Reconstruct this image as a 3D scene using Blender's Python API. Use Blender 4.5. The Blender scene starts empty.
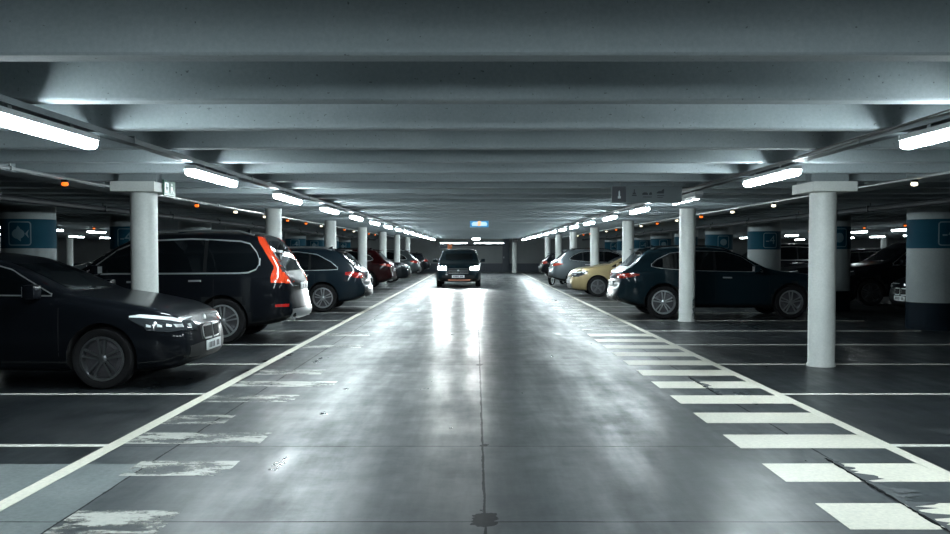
import bpy, bmesh, math, random
from mathutils import Vector, Matrix
from mathutils.bvhtree import BVHTree
random.seed(7)
PI = math.pi
SC = bpy.context.scene
COL = SC.collection

# ------------------------------------------------------------------ camera, world, exposure
F_PX = 896.0
PITCH = math.radians(1.8)
cd = bpy.data.cameras.new('camera'); cam = bpy.data.objects.new('camera', cd); COL.objects.link(cam)
cd.sensor_width = 36; cd.lens = F_PX / 950 * 36
cd.clip_start = 0.05; cd.clip_end = 300
cam.location = (0, 0, 1.5)
cam.rotation_euler = (PI / 2 - PITCH, 0, 0)
cd.shift_y = (F_PX * math.tan(PITCH) - 15.5) / 950
cd.shift_x = -1.0 / 950
SC.camera = cam
w = bpy.data.worlds.new('world'); SC.world = w; w.use_nodes = True
w.node_tree.nodes['Background'].inputs[0].default_value = (0.5, 0.8, 1.0, 1)
w.node_tree.nodes['Background'].inputs[1].default_value = 0.002
SC.view_settings.view_transform = 'Standard'
SC.view_settings.look = 'None'
SC.view_settings.gamma = 1
SC.view_settings.use_curve_mapping = False
SC.view_settings.exposure = 0.0
LAMP_STRENGTH = 146.0
LAMP_COL = (0.84, 0.97, 1.0)
HEAD_W = 1400

# ------------------------------------------------------------------ materials
def mat(name, col=(.5, .5, .5), rough=.5, metal=0.0, coat=0.0, emit=None, estr=0.0, spec=.5, trans=0.0):
    m = bpy.data.materials.new(name); m.use_nodes = True
    b = m.node_tree.nodes['Principled BSDF']
    b.inputs['Base Color'].default_value = (*col, 1)
    b.inputs['Roughness'].default_value = rough
    b.inputs['Metallic'].default_value = metal
    b.inputs['Coat Weight'].default_value = coat
    b.inputs['Coat Roughness'].default_value = .04
    b.inputs['Specular IOR Level'].default_value = spec
    b.inputs['Transmission Weight'].default_value = trans
    if emit:
        b.inputs['Emission Color'].default_value = (*emit, 1)
        b.inputs['Emission Strength'].default_value = estr
    return m

class NT:
    def __init__(s, m):
        s.t = m.node_tree; s.n = s.t.nodes; s.l = s.t.links; s.b = s.n['Principled BSDF']
        tc = s.n.new('ShaderNodeTexCoord'); s.co = tc.outputs['Object']
        sp = s.n.new('ShaderNodeSeparateXYZ'); s.l.new(s.co, sp.inputs[0]); s.x, s.y, s.z = sp.outputs
    def _in(s, sock, v):
        if isinstance(v, (int, float)): sock.default_value = v
        elif isinstance(v, tuple): sock.default_value = (*v, 1) if len(v) == 3 else v
        else: s.l.new(v, sock)
    def m(s, op, a, b=0.0, c=0.0):
        n = s.n.new('ShaderNodeMath'); n.operation = op
        s._in(n.inputs[0], a); s._in(n.inputs[1], b)
        if op in ('SMOOTH_MIN', 'COMPARE', 'MULTIPLY_ADD'): s._in(n.inputs[2], c)
        return n.outputs[0]
    def noise(s, scale, detail=4, rough=.6, vec=None, stretch=None):
        n = s.n.new('ShaderNodeTexNoise'); n.inputs['Scale'].default_value = scale
        n.inputs['Detail'].default_value = detail; n.inputs['Roughness'].default_value = rough
        v = s.co
        if stretch:
            mp = s.n.new('ShaderNodeMapping'); mp.inputs['Scale'].default_value = stretch
            s.l.new(v, mp.inputs['Vector']); v = mp.outputs[0]
        s.l.new(v, n.inputs['Vector']); return n.outputs['Fac']
    def ramp(s, v, a, b, lo=0.0, hi=1.0):
        n = s.n.new('ShaderNodeMapRange'); s._in(n.inputs[0], v)
        n.inputs[1].default_value = a; n.inputs[2].default_value = b
        n.inputs[3].default_value = lo; n.inputs[4].default_value = hi; return n.outputs[0]
    def mix(s, f, a, b):
        n = s.n.new('ShaderNodeMix'); n.data_type = 'RGBA'
        s._in(n.inputs['Factor'], f); s._in(n.inputs['A'], a); s._in(n.inputs['B'], b); return n.outputs['Result']
    def line(s, coord, c, wd):            # 1 inside a band around c
        d = s.m('ABSOLUTE', s.m('SUBTRACT', coord, c)); return s.m('LESS_THAN', d, wd)
    def bump(s, h, strength=.2, dist=.01):
        n = s.n.new('ShaderNodeBump'); n.inputs['Strength'].default_value = strength
        n.inputs['Distance'].default_value = dist; s.l.new(h, n.inputs['Height']); s.l.new(n.outputs[0], s.b.inputs['Normal'])

def concrete(name, c1, c2, rough=.8, sc=1.5, specks=0):
    m = mat(name, c1, rough); t = NT(m)
    f = t.ramp(t.noise(sc, 6, .65), .3, .7)
    col = t.mix(f, c1, c2)
    fine = t.noise(40, 3, .7)
    col = t.mix(t.ramp(fine, .35, .65, 0, .25), col, tuple(x * .6 for x in c1))
    if specks:
        sp = t.m('LESS_THAN', t.noise(45, 1, .5), .25)
        col = t.mix(t.m('MULTIPLY', sp, .6), col, (.03, .035, .04))
    t.l.new(col, t.b.inputs['Base Color'])
    t.bump(fine, .15, .004)
    return m

M = {}
M['ceil'] = concrete('ceiling_concrete', (.215, .252, .270), (.275, .312, .328), .85, 1.2, 1)
M['column'] = concrete('column_paint', (.47, .50, .49), (.56, .58, .565), .55, 2.0)
M['pillar'] = concrete('pillar_concrete', (.20, .23, .24), (.25, .28, .285), .7, 1.4)
M['wall'] = concrete('wall_concrete', (.17, .185, .19), (.22, .235, .24), .8, .8)
M['wall_base'] = mat('wall_base_paint', (.02, .03, .045), .5)
M['teal'] = mat('teal_band_paint', (.003, .040, .066), .7, spec=.12)
M['navy'] = mat('pillar_base_paint', (.003, .008, .014), .7, spec=.12)
M['sign_white'] = mat('sign_white_paint', (.55, .62, .64), .5)
M['pict_grey'] = mat('pictogram_paint', (.09, .15, .18), .5)
M['lamp'] = mat('tube_diffuser', (.9, .9, .9), .4, emit=LAMP_COL, estr=LAMP_STRENGTH)
M['lamp_off'] = mat('unlit_diffuser', (.25, .28, .3), .3)
M['lamp_far'] = mat('far_tube_diffuser', (.9, .9, .9), .4, emit=LAMP_COL, estr=30)
M['housing'] = mat('lamp_housing', (.45, .47, .48), .5)
M['tray'] = mat('galvanised_tray', (.10, .12, .13), .45, .6)
M['pipe'] = mat('grey_conduit', (.35, .37, .38), .35, .7)
M['dark_pipe'] = mat('dark_pipe', (.014, .018, .022), .5, spec=.2)
M['cable'] = mat('black_cable', (.012, .012, .014), .5)
M['orange_led'] = mat('orange_indicator', (.8, .2, .03), .4, emit=(1, .16, .012), estr=1.5)
M['white_led'] = mat('pale_indicator', (.8, .8, .7), .4, emit=(1, .9, .65), estr=2.5)
M['tyre'] = mat('tyre_rubber', (.006, .006, .007), .8, spec=.2)
M['rim'] = mat('alloy_silver', (.42, .44, .46), .3, .85)
M['rim_dark'] = mat('alloy_grey', (.16, .17, .18), .3, .85)
M['disc'] = mat('brake_disc', (.10, .10, .11), .5, .7)
M['black_trim'] = mat('black_plastic', (.005, .006, .007), .45, spec=.25)
M['well'] = mat('wheel_well', (.004, .004, .005), .9)
M['glass'] = mat('tinted_glass', (.002, .003, .004), .04, 0, 0, spec=.35)
M['chrome'] = mat('chrome', (.80, .82, .83), .30, .9)
M['plate'] = mat('number_plate', (.62, .65, .66), .45)
M['plate_ink'] = mat('plate_ink', (.03, .03, .04), .5)
M['red_lens'] = mat('red_lens', (.55, .045, .012), .12, coat=1, emit=(1, .09, .02), estr=.10)
M['red_mid'] = mat('red_lens_unlit', (.30, .018, .008), .15, coat=.6)
M['red_dim'] = mat('dark_red_lens', (.30, .012, .01), .12, coat=1)
M['clear_lens'] = mat('clear_lens', (.80, .85, .87), .25, 0, coat=1)
M['lens_dark'] = mat('dark_headlamp_glass', (.03, .035, .04), .08, coat=1)
M['head_on'] = mat('lit_headlamp', (1, 1, 1), .3, emit=(.9, 1.0, 1.0), estr=120)
M['amber'] = mat('amber_lens', (.7, .2, .02), .2, coat=1, emit=(1, .35, .05), estr=.4)
M['green'] = mat('exit_green', (.004, .06, .035), .4, emit=(.02, .5, .3), estr=.03)
M['exit_white'] = mat('exit_white', (.8, .85, .85), .4, emit=(.8, 1, .95), estr=.05)
M['sign_dark'] = mat('sign_black', (.012, .018, .03), .5)
M['sign_grey'] = mat('sign_grey', (.11, .135, .145), .6)
M['ink'] = mat('sign_ink', (.02, .027, .035), .6)
M['blue_glow'] = mat('blue_display', (.1, .4, .7), .4, emit=(.03, .30, .62), estr=.25)
M['ice_glow'] = mat('pale_blue_display', (.6, .8, 1), .4, emit=(.45, .80, 1), estr=.7)
M['orange_glow'] = mat('orange_display', (1, .5, .2), .4, emit=(1, .50, .30), estr=.9)
M['orange_paint'] = mat('orange_panel', (.55, .14, .04), .5)
M['steel'] = mat('brushed_steel', (.4, .42, .43), .35, .9)
def paint(name, col, metal=.0, rough=.28):
    k = 'paint_' + name
    if k not in M: M[k] = mat(k, col, rough, metal, coat=.38, spec=.03)
    return M[k]

# ------------------------------------------------------------------ mesh helpers
class MB:
    def __init__(s): s.v = []; s.f = []; s.m = []
    def add(s, vs, fs, mi=0):
        o = len(s.v); s.v += [tuple(v) for v in vs]
        for f in fs: s.f.append([i + o for i in f]); s.m.append(mi)
        return s
    def box(s, x0, x1, y0, y1, z0, z1, mi=0):
        vs = [(x, y, z) for z in (z0, z1) for y in (y0, y1) for x in (x0, x1)]
        return s.add(vs, [(0, 2, 3, 1), (4, 5, 7, 6), (0, 1, 5, 4), (2, 6, 7, 3), (0, 4, 6, 2), (1, 3, 7, 5)], mi)
    def cbox(s, x0, x1, y0, y1, z0, z1, c, mi=0):           # box with chamfered long edges (all 12)
        bm = bmesh.new(); m = Matrix.Translation(((x0+x1)/2, (y0+y1)/2, (z0+z1)/2)) @ Matrix.Diagonal((x1-x0, y1-y0, z1-z0, 1))
        bmesh.ops.create_cube(bm, size=1, matrix=m)
        bmesh.ops.bevel(bm, geom=bm.edges[:], offset=c, segments=2, affect='EDGES', profile=.7)
        bm.verts.index_update()
        s.add([v.co[:] for v in bm.verts], [[v.index for v in f.verts] for f in bm.faces], mi); bm.free(); return s
    def prism(s, pts, a0, a1, axis='y', mi=0):              # outline extruded along an axis
        n = len(pts)
        def P(p, a): return {'y': (p[0], a, p[1]), 'x': (a, p[0], p[1]), 'z': (p[0], p[1], a)}[axis]
        vs = [P(p, a0) for p in pts] + [P(p, a1) for p in pts]
        fs = [list(range(n))[::-1], list(range(n, 2*n))] + [(i, (i+1) % n, n+(i+1) % n, n+i) for i in range(n)]
        return s.add(vs, fs, mi)
    def lathe(s, prof, c=(0, 0, 0), axis='z', seg=24, mi=0, caps=True):
        vs = []; n = len(prof)
        for k in range(seg):
            a = 2*PI*k/seg
            for r, h in prof:
                p = (r*math.cos(a), r*math.sin(a), h)
                if axis == 'y': p = (p[0], p[2], p[1])
                if axis == 'x': p = (p[2], p[0], p[1])
                vs.append((p[0]+c[0], p[1]+c[1], p[2]+c[2]))
        fs = [(k*n+i, ((k+1) % seg)*n+i, ((k+1) % seg)*n+i+1, k*n+i+1) for k in range(seg) for i in range(n-1)]
        if caps:
            fs += [[k*n for k in range(seg)][::-1], [k*n+n-1 for k in range(seg)]]
        return s.add(vs, fs, mi)
    def tube(s, path, r, seg=8, mi=0):
        path = [Vector(p) for p in path]; vs = []
        for i, p in enumerate(path):
            t = (path[min(i+1, len(path)-1)] - path[max(i-1, 0)]).normalized()
            up = Vector((0, 0, 1)) if abs(t.z) < .9 else Vector((1, 0, 0))
            a = t.cross(up).normalized(); b = t.cross(a)
            for k in range(seg):
                q = 2*PI*k/seg; vs.append(p + a*r*math.cos(q) + b*r*math.sin(q))
        fs = [(i*seg+k, i*seg+(k+1) % seg, (i+1)*seg+(k+1) % seg, (i+1)*seg+k) for i in range(len(path)-1) for k in range(seg)]
        fs += [list(range(seg))[::-1], [(len(path)-1)*seg+k for k in range(seg)]]
        return s.add(vs, fs, mi)
    def build(s, name, mats, parent=None, smooth=True, angle=35, loc=None):
        me = bpy.data.meshes.new(name); me.from_pydata(s.v, [], s.f)
        if not isinstance(mats, (list, tuple)): mats = [mats]
        for m in mats: me.materials.append(m)
        me.polygons.foreach_set('material_index', s.m)
        bm = bmesh.new(); bm.from_mesh(me); bmesh.ops.recalc_face_normals(bm, faces=bm.faces); bm.to_mesh(me); bm.free()
        if smooth:
            me.shade_smooth(); me.set_sharp_from_angle(angle=math.radians(angle))
        me.update()
        o = bpy.data.objects.new(name, me); COL.objects.link(o)
        if parent: o.parent = parent
        if loc: o.location = loc
        return o

def thing(name, label, cat, loc=(0, 0, 0), rz=0, group=None):
    o = bpy.data.objects.new(name, None); COL.objects.link(o); o.empty_display_size = .2
    o.location = loc; o.rotation_euler = (0, 0, rz)
    o['label'] = label; o['category'] = cat
    if group: o['group'] = group
    return o
def tag(o, label, cat, group=None):
    o['label'] = label; o['category'] = cat
    if group: o['group'] = group
    return o
def struct(o, label=None):
    o['kind'] = 'structure'
    if label: o['label'] = label
    return o
def dup(src, loc, label, group=None, name=None, swap=None):
    r = src.copy(); COL.objects.link(r); r.location = loc; r['label'] = label
    if group: r['group'] = group
    for ch in list(src.children):
        c = ch.copy(); COL.objects.link(c); c.parent = r
        for g in list(ch.children):
            d = g.copy(); COL.objects.link(d); d.parent = c
    return r
ORD = ['nearest', 'second nearest', 'third nearest', 'fourth nearest', 'fifth nearest', 'sixth nearest', 'seventh nearest',
       'eighth nearest', 'ninth nearest', 'tenth nearest', 'eleventh nearest', 'twelfth nearest', 'thirteenth nearest',
       'fourteenth nearest', 'fifteenth nearest', 'sixteenth nearest', 'seventeenth nearest', 'eighteenth nearest']

# ------------------------------------------------------------------ room shell
XW, Y0, Y1 = 30.0, -20.0, 66.0
HC, HS = 2.415, 2.76          # underside of ribs, underside of slab
XL, XR = -2.80, 3.17          # lane lines

def floor_material():
    m = mat('floor_concrete', (.1, .11, .12), .35); t = NT(m)
    big = t.noise(.55, 5, .6); mid = t.noise(2.6, 6, .65); fine = t.noise(28, 4, .7)
    streak = t.noise(1.0, 5, .6, stretch=(3.0, .35, 1))
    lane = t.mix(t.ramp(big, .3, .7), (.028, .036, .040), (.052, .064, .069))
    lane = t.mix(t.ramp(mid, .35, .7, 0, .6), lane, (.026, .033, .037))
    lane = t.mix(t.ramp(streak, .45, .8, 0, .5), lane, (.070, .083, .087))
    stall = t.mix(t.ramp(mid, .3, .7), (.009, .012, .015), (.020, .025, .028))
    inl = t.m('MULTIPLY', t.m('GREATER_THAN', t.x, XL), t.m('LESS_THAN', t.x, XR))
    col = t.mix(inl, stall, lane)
    # lighter slab in the near left corner
    sl = t.m('MULTIPLY', t.m('LESS_THAN', t.x, -2.31), t.m('LESS_THAN', t.y, 6.28))
    col = t.mix(sl, col, t.mix(t.ramp(mid, .3, .7), (.15, .175, .18), (.20, .225, .23)))
    col = t.mix(t.ramp(fine, .3, .7, 0, .45), col, (.014, .017, .020))
    wob = t.m('MULTIPLY', t.m('SUBTRACT', t.noise(3.0, 3, .6), .5), .02)
    xw = t.m('ADD', t.x, wob); yw = t.m('ADD', t.y, wob)
    ragged = t.ramp(t.noise(6, 4, .7), .3, .7, .004, .013)
    dark = t.m('LESS_THAN', t.m('ABSOLUTE', t.m('SUBTRACT', xw, .05)), ragged)
    for yj in (4.93, 6.86, 11.84, 19.3, 26.8, 34.3):
        r2 = t.ramp(t.noise(4, 4, .7), .3, .7, .004, .009)
        dark = t.m('MAXIMUM', dark, t.m('LESS_THAN', t.m('ABSOLUTE', t.m('SUBTRACT', yw, yj)), r2))
    for xj, n0, n1 in ((-2.31, 3, 40), (2.56, 2, 14)):
        r3 = t.ramp(t.noise(5, 4, .7), .3, .7, .004, .012)
        dark = t.m('MAXIMUM', dark, t.m('LESS_THAN', t.m('ABSOLUTE', t.m('SUBTRACT', xw, xj)), r3))
    # oil spots where the joints meet
    for cx, cy, rr in ((.05, 4.97, .075), (.05, 11.84, .05), (.05, 6.9, .035)):
        d = t.m('ADD', t.m('POWER', t.m('SUBTRACT', t.x, cx), 2.0), t.m('MULTIPLY', t.m('POWER', t.m('SUBTRACT', t.y, cy), 2.0), .25))
        d = t.m('ADD', d, t.m('MULTIPLY', t.m('SUBTRACT', t.noise(14, 3, .6), .5), .02*rr/.075))
        dark = t.m('MAXIMUM', dark, t.m('LESS_THAN', d, rr*rr))
    col = t.mix(t.m('MULTIPLY', dark, .93), col, (.008, .009, .011))
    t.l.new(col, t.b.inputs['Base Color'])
    rg = t.m('ADD', t.ramp(mid, .25, .75, .28, .44), t.ramp(streak, .35, .7, .10, -.08))
    rg = t.m('ADD', rg, t.ramp(big, .3, .7, -.05, .07))
    t.l.new(rg, t.b.inputs['Roughness'])
    t.l.new(t.ramp(dark, 0, 1, .40, .04), t.b.inputs['Specular IOR Level'])
    t.bump(t.m('ADD', t.m('MULTIPLY', fine, .5), t.m('MULTIPLY', mid, .8)), .07, .006)
    return m
M['floor'] = floor_material()
def paint_white(name, lo, hi, worn_a, worn_b):
    m = mat(name, hi, .45); t = NT(m)
    a = t.noise(2.2, 6, .7, stretch=(1, 2.2, 1)); f = t.noise(30, 4, .7)
    col = t.mix(t.ramp(f, .3, .75), hi, lo)
    wear = t.ramp(t.m('ADD', t.m('MULTIPLY', a, .8), t.m('MULTIPLY', f, .2)), worn_a, worn_b)
    tr = t.n.new('ShaderNodeBsdfTransparent'); mx = t.n.new('ShaderNodeMixShader')
    t.l.new(col, t.b.inputs['Base Color'])
    t.l.new(wear, mx.inputs[0]); t.l.new(tr.outputs[0], mx.inputs[1]); t.l.new(t.b.outputs[0], mx.inputs[2])
    t.l.new(mx.outputs[0], t.n['Material Output'].inputs[0])
    return m
M['line'] = paint_white('line_paint', (.50, .49, .43), (.70, .68, .585), .20, .32)
M['bar'] = paint_white('bar_paint', (.52, .51, .45), (.72, .70, .60), .26, .34)
M['worn'] = paint_white('worn_paint', (.30, .31, .29), (.46, .46, .42), .47, .53)
M['thinline'] = paint_white('bay_line_paint', (.48, .49, .46), (.70, .70, .64), .22, .34)

floor = struct(MB().box(-XW, XW, Y0, Y1, -.2, 0).build('floor', M['floor'], smooth=False), 'polished dark grey concrete floor with joints')
def strip(name, x0, x1, y0, y1, m, h=.003, pts=None):
    b = MB()
    if pts: b.prism(pts, 0.0005, h, 'z')
    else: b.box(x0, x1, y0, y1, .0005, h)
    return b.build(name, m, floor, smooth=False)
strip('lane_line', XL-.055, XL+.055, -2, 62, M['line'])['label'] = 'white line along the left edge of the lane'
strip('lane_line', XR-.05, XR+.05, -2, 62, M['line'])['label'] = 'white line along the right edge of the lane'
for k in range(-1, 21):
    y = 9.38 + 2.5*(k)
    strip('bay_line', -8.3, XL-.055, y-.04, y+.04, M['thinline'])
    strip('bay_line', XR+.05, 8.4, y-.04, y+.04, M['thinline'])
for k in range(24):
    y = 4.79 + 1.0*k
    strip('hatch_bar', 2.02, XR-.05, y, y+.5, M['bar'] if k < 12 else M['worn'], .0025)
for x0, x1, y in ((-2.30, -1.70, 4.72), (-2.39, -1.69, 5.95), (-2.75, -1.69, 6.95), (-2.74, -2.2, 7.75), (-2.75, -1.84, 8.9), (-2.74, -1.6, 9.9),
                  (-2.72, -1.9, 10.9), (-2.72, -1.8, 13.9), (-2.72, -1.9, 15.9)):
    strip('worn_hatch_bar', x0, x1, y, y+.42, M['worn'], .0025)['label'] = 'worn remains of a white painted bar'

ceiling = struct(MB().box(-XW, XW, Y0, Y1, HS, HS+.25).build('ceiling', M['ceil'], smooth=False), 'grey concrete ceiling slab with cross ribs')
k = -19
while 5.45 + 1.25*k < Y1 - .3:
    y = 5.45 + 1.25*k
    MB().prism([(y, HC+.012), (y+.012, HC), (y+.148, HC), (y+.16, HC+.012), (y+.16, HS+.02), (y, HS+.02)], -XW+.01, XW-.01, 'x').build('ceiling_rib', M['ceil'], ceiling, smooth=False)
    k += 1
for x0, x1 in ((-5.75, -5.35), (5.6, 6.0)):  # beams added to keep grazing lamp light off the ceiling over the bays
    MB().box(x0, x1, Y0+.01, Y1-.01, HC+.008, HS+.02).build('light_blocking_beam', M['ceil'], ceiling, smooth=False)
def wall(name, x0, x1, y0, y1, z0=-.2, z1=HS+.25):
    return struct(MB().box(x0, x1, y0, y1, z0, z1).build(name, M['wall'], smooth=False))
wall('wall_back', -XW, XW, Y1, Y1+.3)
wall('wall_left', -XW-.3, -XW, Y0, Y1)
wall('wall_right', XW, XW+.3, Y0, Y1)
wall('wall_front', -XW, XW, Y0-.3, Y0)
struct(MB().box(-XW+.01, XW-.01, Y1-.02, Y1+.05, 0, .62).build('baseboard_back', M['wall_base'], smooth=False), 'dark painted band along the foot of the back wall')
struct(MB().box(-2.6, 2.0, Y1-.06, Y1+.05, 1.93, 2.0).build('trim_1', M['dark_pipe'], smooth=False))
# dark door on the back wall, right of the lane centre
dr = struct(MB().cbox(1.95, 2.45, Y1-.12, Y1+.02, 0, 2.42, .01).build('door_1', M['wall_base'], smooth=False), 'dark narrow door on the back wall')
MB().cbox(2.02, 2.07, Y1-.2, Y1-.12, 1.0, 1.12, .01).build('door_handle', M['steel'], dr)

# ------------------------------------------------------------------ columns
def column_shaft(b, h, r=.17):
    b.lathe([(r+.012, 0), (r+.012, .03), (r, .05), (r, h)], seg=40)
def slender_column(x, y, label, cap=False, grp=None):
    t = thing('round_column', label, 'column', (x, y, 0), 0, grp)
    b = MB(); column_shaft(b, 2.262 if cap else HC+.0); b.build('shaft', M['column'], t)
    if cap:
        s = -1 if x < 0 else 1
        MB().cbox(-.28, .28, -.40, .36, 2.26, 2.385, .008).build('capital', M['column'], t)
        MB().cbox(-.24, .24, -.22, .30, 2.383, HS, .006).build('haunch', M['ceil'], t)
    return t
XCL, XCR = -4.335, 4.53
for i in range(7):
    y = 11.72 + 7.5*i
    extra_l = {0: 'white round column with a square capital behind the black sedan bonnet', 1: 'white round column behind the big black SUV tail',
               2: 'white round column rising behind the black estate'}
    extra_r = {0: 'white round column with a square capital, in front of empty bays on the right', 1: 'scuffed white round column in front of the dark blue SUV',
               2: 'white round column between the beige hatchback and the dark blue SUV', 3: 'white round column just behind the beige hatchback bonnet'}
    slender_column(XCL, y, extra_l.get(i, ORD[i]+' white round column along the left side of the lane'), i == 0, 'round columns left of the lane')
    slender_column(XCR, y, extra_r.get(i, ORD[i]+' white round column along the right side of the lane'), i == 0, 'round columns right of the lane')
slender_column(2.72, 63.2, 'white round column standing alone at the far end of the lane')
# grey scuff on the lower part of the second right column
sc_ = MB(); nA = 9
vs_ = [((.1715)*math.cos(a), (.1715)*math.sin(a), z) for z in (.06, .14, .26, .40, .52) for a in [math.radians(-62+ (7*i) * (1.0 if z < .3 else .6)) for i in range(nA)]]
sc_.add(vs_, [(r*nA+i, r*nA+i+1, (r+1)*nA+i+1, (r+1)*nA+i) for r in range(4) for i in range(nA-1)])
scol = [o for o in COL.objects if o.get('label') == 'scuffed white round column in front of the dark blue SUV'][0]
sm_ = mat('scuff', (.10, .12, .13), .7); t_ = NT(sm_)
t_.l.new(t_.mix(t_.ramp(t_.noise(18, 4, .7), .42, .55), (.55, .57, .56), (.07, .09, .10)), t_.b.inputs['Base Color'])
sc_.build('scuffed_patch', sm_, scol)
M['gouge'] = concrete('gouged_concrete', (.035, .042, .048), (.075, .085, .09), .8, 14)
M['crack'] = mat('crack_black', (.004, .005, .006), .9, spec=.1)
def gouge(ya, yb, wmax, seed):
    rnd = random.Random(seed); n_ = int((ya-yb)/.035); L_, R_ = [], []
    for i in range(n_+1):
        y = ya+(yb-ya)*i/n_; f = min(1, 3.0*i/n_+.1)*min(1, 3.0*(n_-i)/n_+.25)
        L_.append((2.545-.012*rnd.random(), y)); R_.append((2.56+wmax*f*rnd.random()**1.3, y))
    b = MB(); vs = [(*p, .0036) for p in L_]+[(*p, .0036) for p in R_]; m_ = len(L_)
    b.add(vs, [(i, i+1, m_+i+1, m_+i) for i in range(m_-1)]); b.build('gouged_joint', M['gouge'], floor, smooth=False)['label'] = 'scraped concrete beside the joint'
    b = MB(); vs = []
    for i, (x, y) in enumerate(L_):
        w_ = .004+.014*rnd.random(); vs += [(2.53-w_, y, .0044), (2.53+w_, y, .0044)]
    b.add(vs, [(2*i, 2*i+1, 2*i+3, 2*i+2) for i in range(m_-1)]); b.build('open_crack', M['crack'], floor, smooth=False)
gouge(6.45, 3.6, .20, 3); gouge(10.6, 9.3, .07, 5)
for sx, xs in ((-1, [-13.5, -22.3]), (1, [13.6, 22.4])):
    side = 'left' if sx < 0 else 'right'
    for j, x in enumerate(xs):
        for n, i in enumerate(range(2, 7)):
            slender_column(x, 11.72+7.5*i, ORD[n]+(' white round column in the nearer row' if j == 0 else ' white round column in the further row')+' of the aisle beyond the teal pillars on the '+side, False, 'round columns of the %s neighbouring aisle' % side)

# big rectangular pillars with teal band and pictogram
def txt_mesh(s, size, m, parent, loc, rot, depth=.004, name='lettering'):
    cu = bpy.data.curves.new('t', 'FONT'); cu.body = s; cu.size = size; cu.extrude = depth; cu.align_x = 'CENTER'; cu.align_y = 'CENTER'
    o = bpy.data.objects.new('t', cu); COL.objects.link(o)
    dg = bpy.context.evaluated_depsgraph_get(); me = bpy.data.meshes.new_from_object(o.evaluated_get(dg)); me.name = name
    bpy.data.objects.remove(o); me.materials.clear(); me.materials.append(m)
    r = bpy.data.objects.new(name, me); COL.objects.link(r); r.parent = parent; r.location = loc; r.rotation_euler = rot
    return r
def ring_frame(b, cx, cz, w_, h_, th, y0, y1, r=.06, seg=5):
    def rr(w, h, r):
        p = []
        for qx, qz, a0 in ((1, 1, 0), (-1, 1, 90), (-1, -1, 180), (1, -1, 270)):
            for i in range(seg+1):
                a = math.radians(a0 + 90*i/seg); p.append((cx+qx*(w/2-r)+r*math.cos(a), cz+qz*(h/2-r)+r*math.sin(a)))
        return p
    o = rr(w_, h_, r); i_ = rr(w_-2*th, h_-2*th, max(r-th, .01)); n = len(o)
    vs = [(p[0], y0, p[1]) for p in o] + [(p[0], y0, p[1]) for p in i_] + [(p[0], y1, p[1]) for p in o] + [(p[0], y1, p[1]) for p in i_]
    fs = []
    for k in range(n):
        j = (k+1) % n
        fs += [(k, j, n+j, n+k), (2*n+k, 3*n+k, 3*n+j, 2*n+j), (k, 2*n+k, 2*n+j, j), (n+k, n+j, 3*n+j, 3*n+k)]
    b.add(vs, fs)
PR = .49
def bend(o):                      # wrap a flat panel round the pillar
    me = o.data
    if o.matrix_basis.to_euler().x: me.transform(o.matrix_basis); o.matrix_basis = Matrix()
    bm = bmesh.new(); bm.from_mesh(me)
    for i in range(-8, 9):
        bmesh.ops.bisect_plane(bm, geom=bm.verts[:]+bm.edges[:]+bm.faces[:], plane_co=(i*.032+.001, 0, 0), plane_no=(1, 0, 0))
    for v in bm.verts:
        d = PR+.004+(-v.co.y-.234); a = v.co.x/PR
        v.co.x = d*math.sin(a); v.co.y = -d*math.cos(a)
    bm.to_mesh(me); bm.free(); me.update()
def pillar(x, y, label, pict, grp, off=0.0):
    t = thing('thick_pillar', label, 'pillar', (x, y, 0), 0, grp)
    MB().lathe([(PR, 0), (PR, HS)], seg=56).build('pillar_body', M['pillar'], t)
    MB().lathe([(PR, 0), (PR+.004, .001), (PR+.004, .519), (PR, .52)], seg=56, caps=False).build('painted_base', M['navy'], t)
    MB().lathe([(PR, 1.56), (PR+.004, 1.561), (PR+.004, 2.119), (PR, 2.12)], seg=56, caps=False).build('painted_band', M['teal'], t)
    fr = MB(); ring_frame(fr, off, 1.84, .42, .46, .022, -.240, -.234)
    if pict == 'fish':
        b = fr
        body = [(off-.02+.115*math.cos(a), 1.835+.095*math.sin(a)) for a in [2*PI*i/20 for i in range(20)]]
        b.prism(body, -.240, -.234, 'y')
        b.prism([(off+.10, 1.835), (off+.17, 1.92), (off+.145, 1.835), (off+.17, 1.75)], -.240, -.234, 'y')
        b.prism([(off-.06, 1.92), (off-.02, 1.99), (off+.03, 1.92)], -.240, -.234, 'y')
        b.prism([(off-.05, 1.75), (off+.03, 1.69), (off+.03, 1.75)], -.240, -.234, 'y')
    if pict == 'dot':
        fr.prism([(off+.12*math.cos(2*PI*i/16), 1.84+.12*math.sin(2*PI*i/16)) for i in range(16)], -.240, -.234, 'y')
    bend(fr.build('pictogram_panel', M['pict_grey'], t, smooth=False))
    if pict == '-4': bend(txt_mesh('-4', .36, M['pict_grey'], t, (off, -.237, 1.84), (PI/2, 0, 0)))
    return t
picts_r = ['-4', 'dot', '-4', 'dot', '-4', 'dot', '-4', 'dot', '-4']
for i in range(9):
    yl = 17.45 + 5.16*i
    lab = {0: 'thick round pillar with teal band and fish pictogram behind the black sedan', 1: 'thick round pillar with teal band seen just left of the capital column'}.get(i, ORD[i]+' thick round pillar with teal band in the row left of the lane')
    pillar(-8.70, yl, lab, 'fish' if i % 2 == 0 else '-4', 'thick round pillars left of the lane', .06)
    lab = {0: 'thick round pillar with teal band reading -4 at the right picture edge', 1: 'thick round pillar with teal band, mostly hidden by the capital column on the right',
           2: 'thick round pillar with teal band reading -4 above the dark blue SUV bonnet', 3: 'thick round pillar with teal band and round pictogram above the dark blue SUV roof'}.get(i, ORD[i]+' thick round pillar with teal band in the row right of the lane')
    pillar(8.92, yl, lab, picts_r[i], 'thick round pillars right of the lane', .04)

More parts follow.
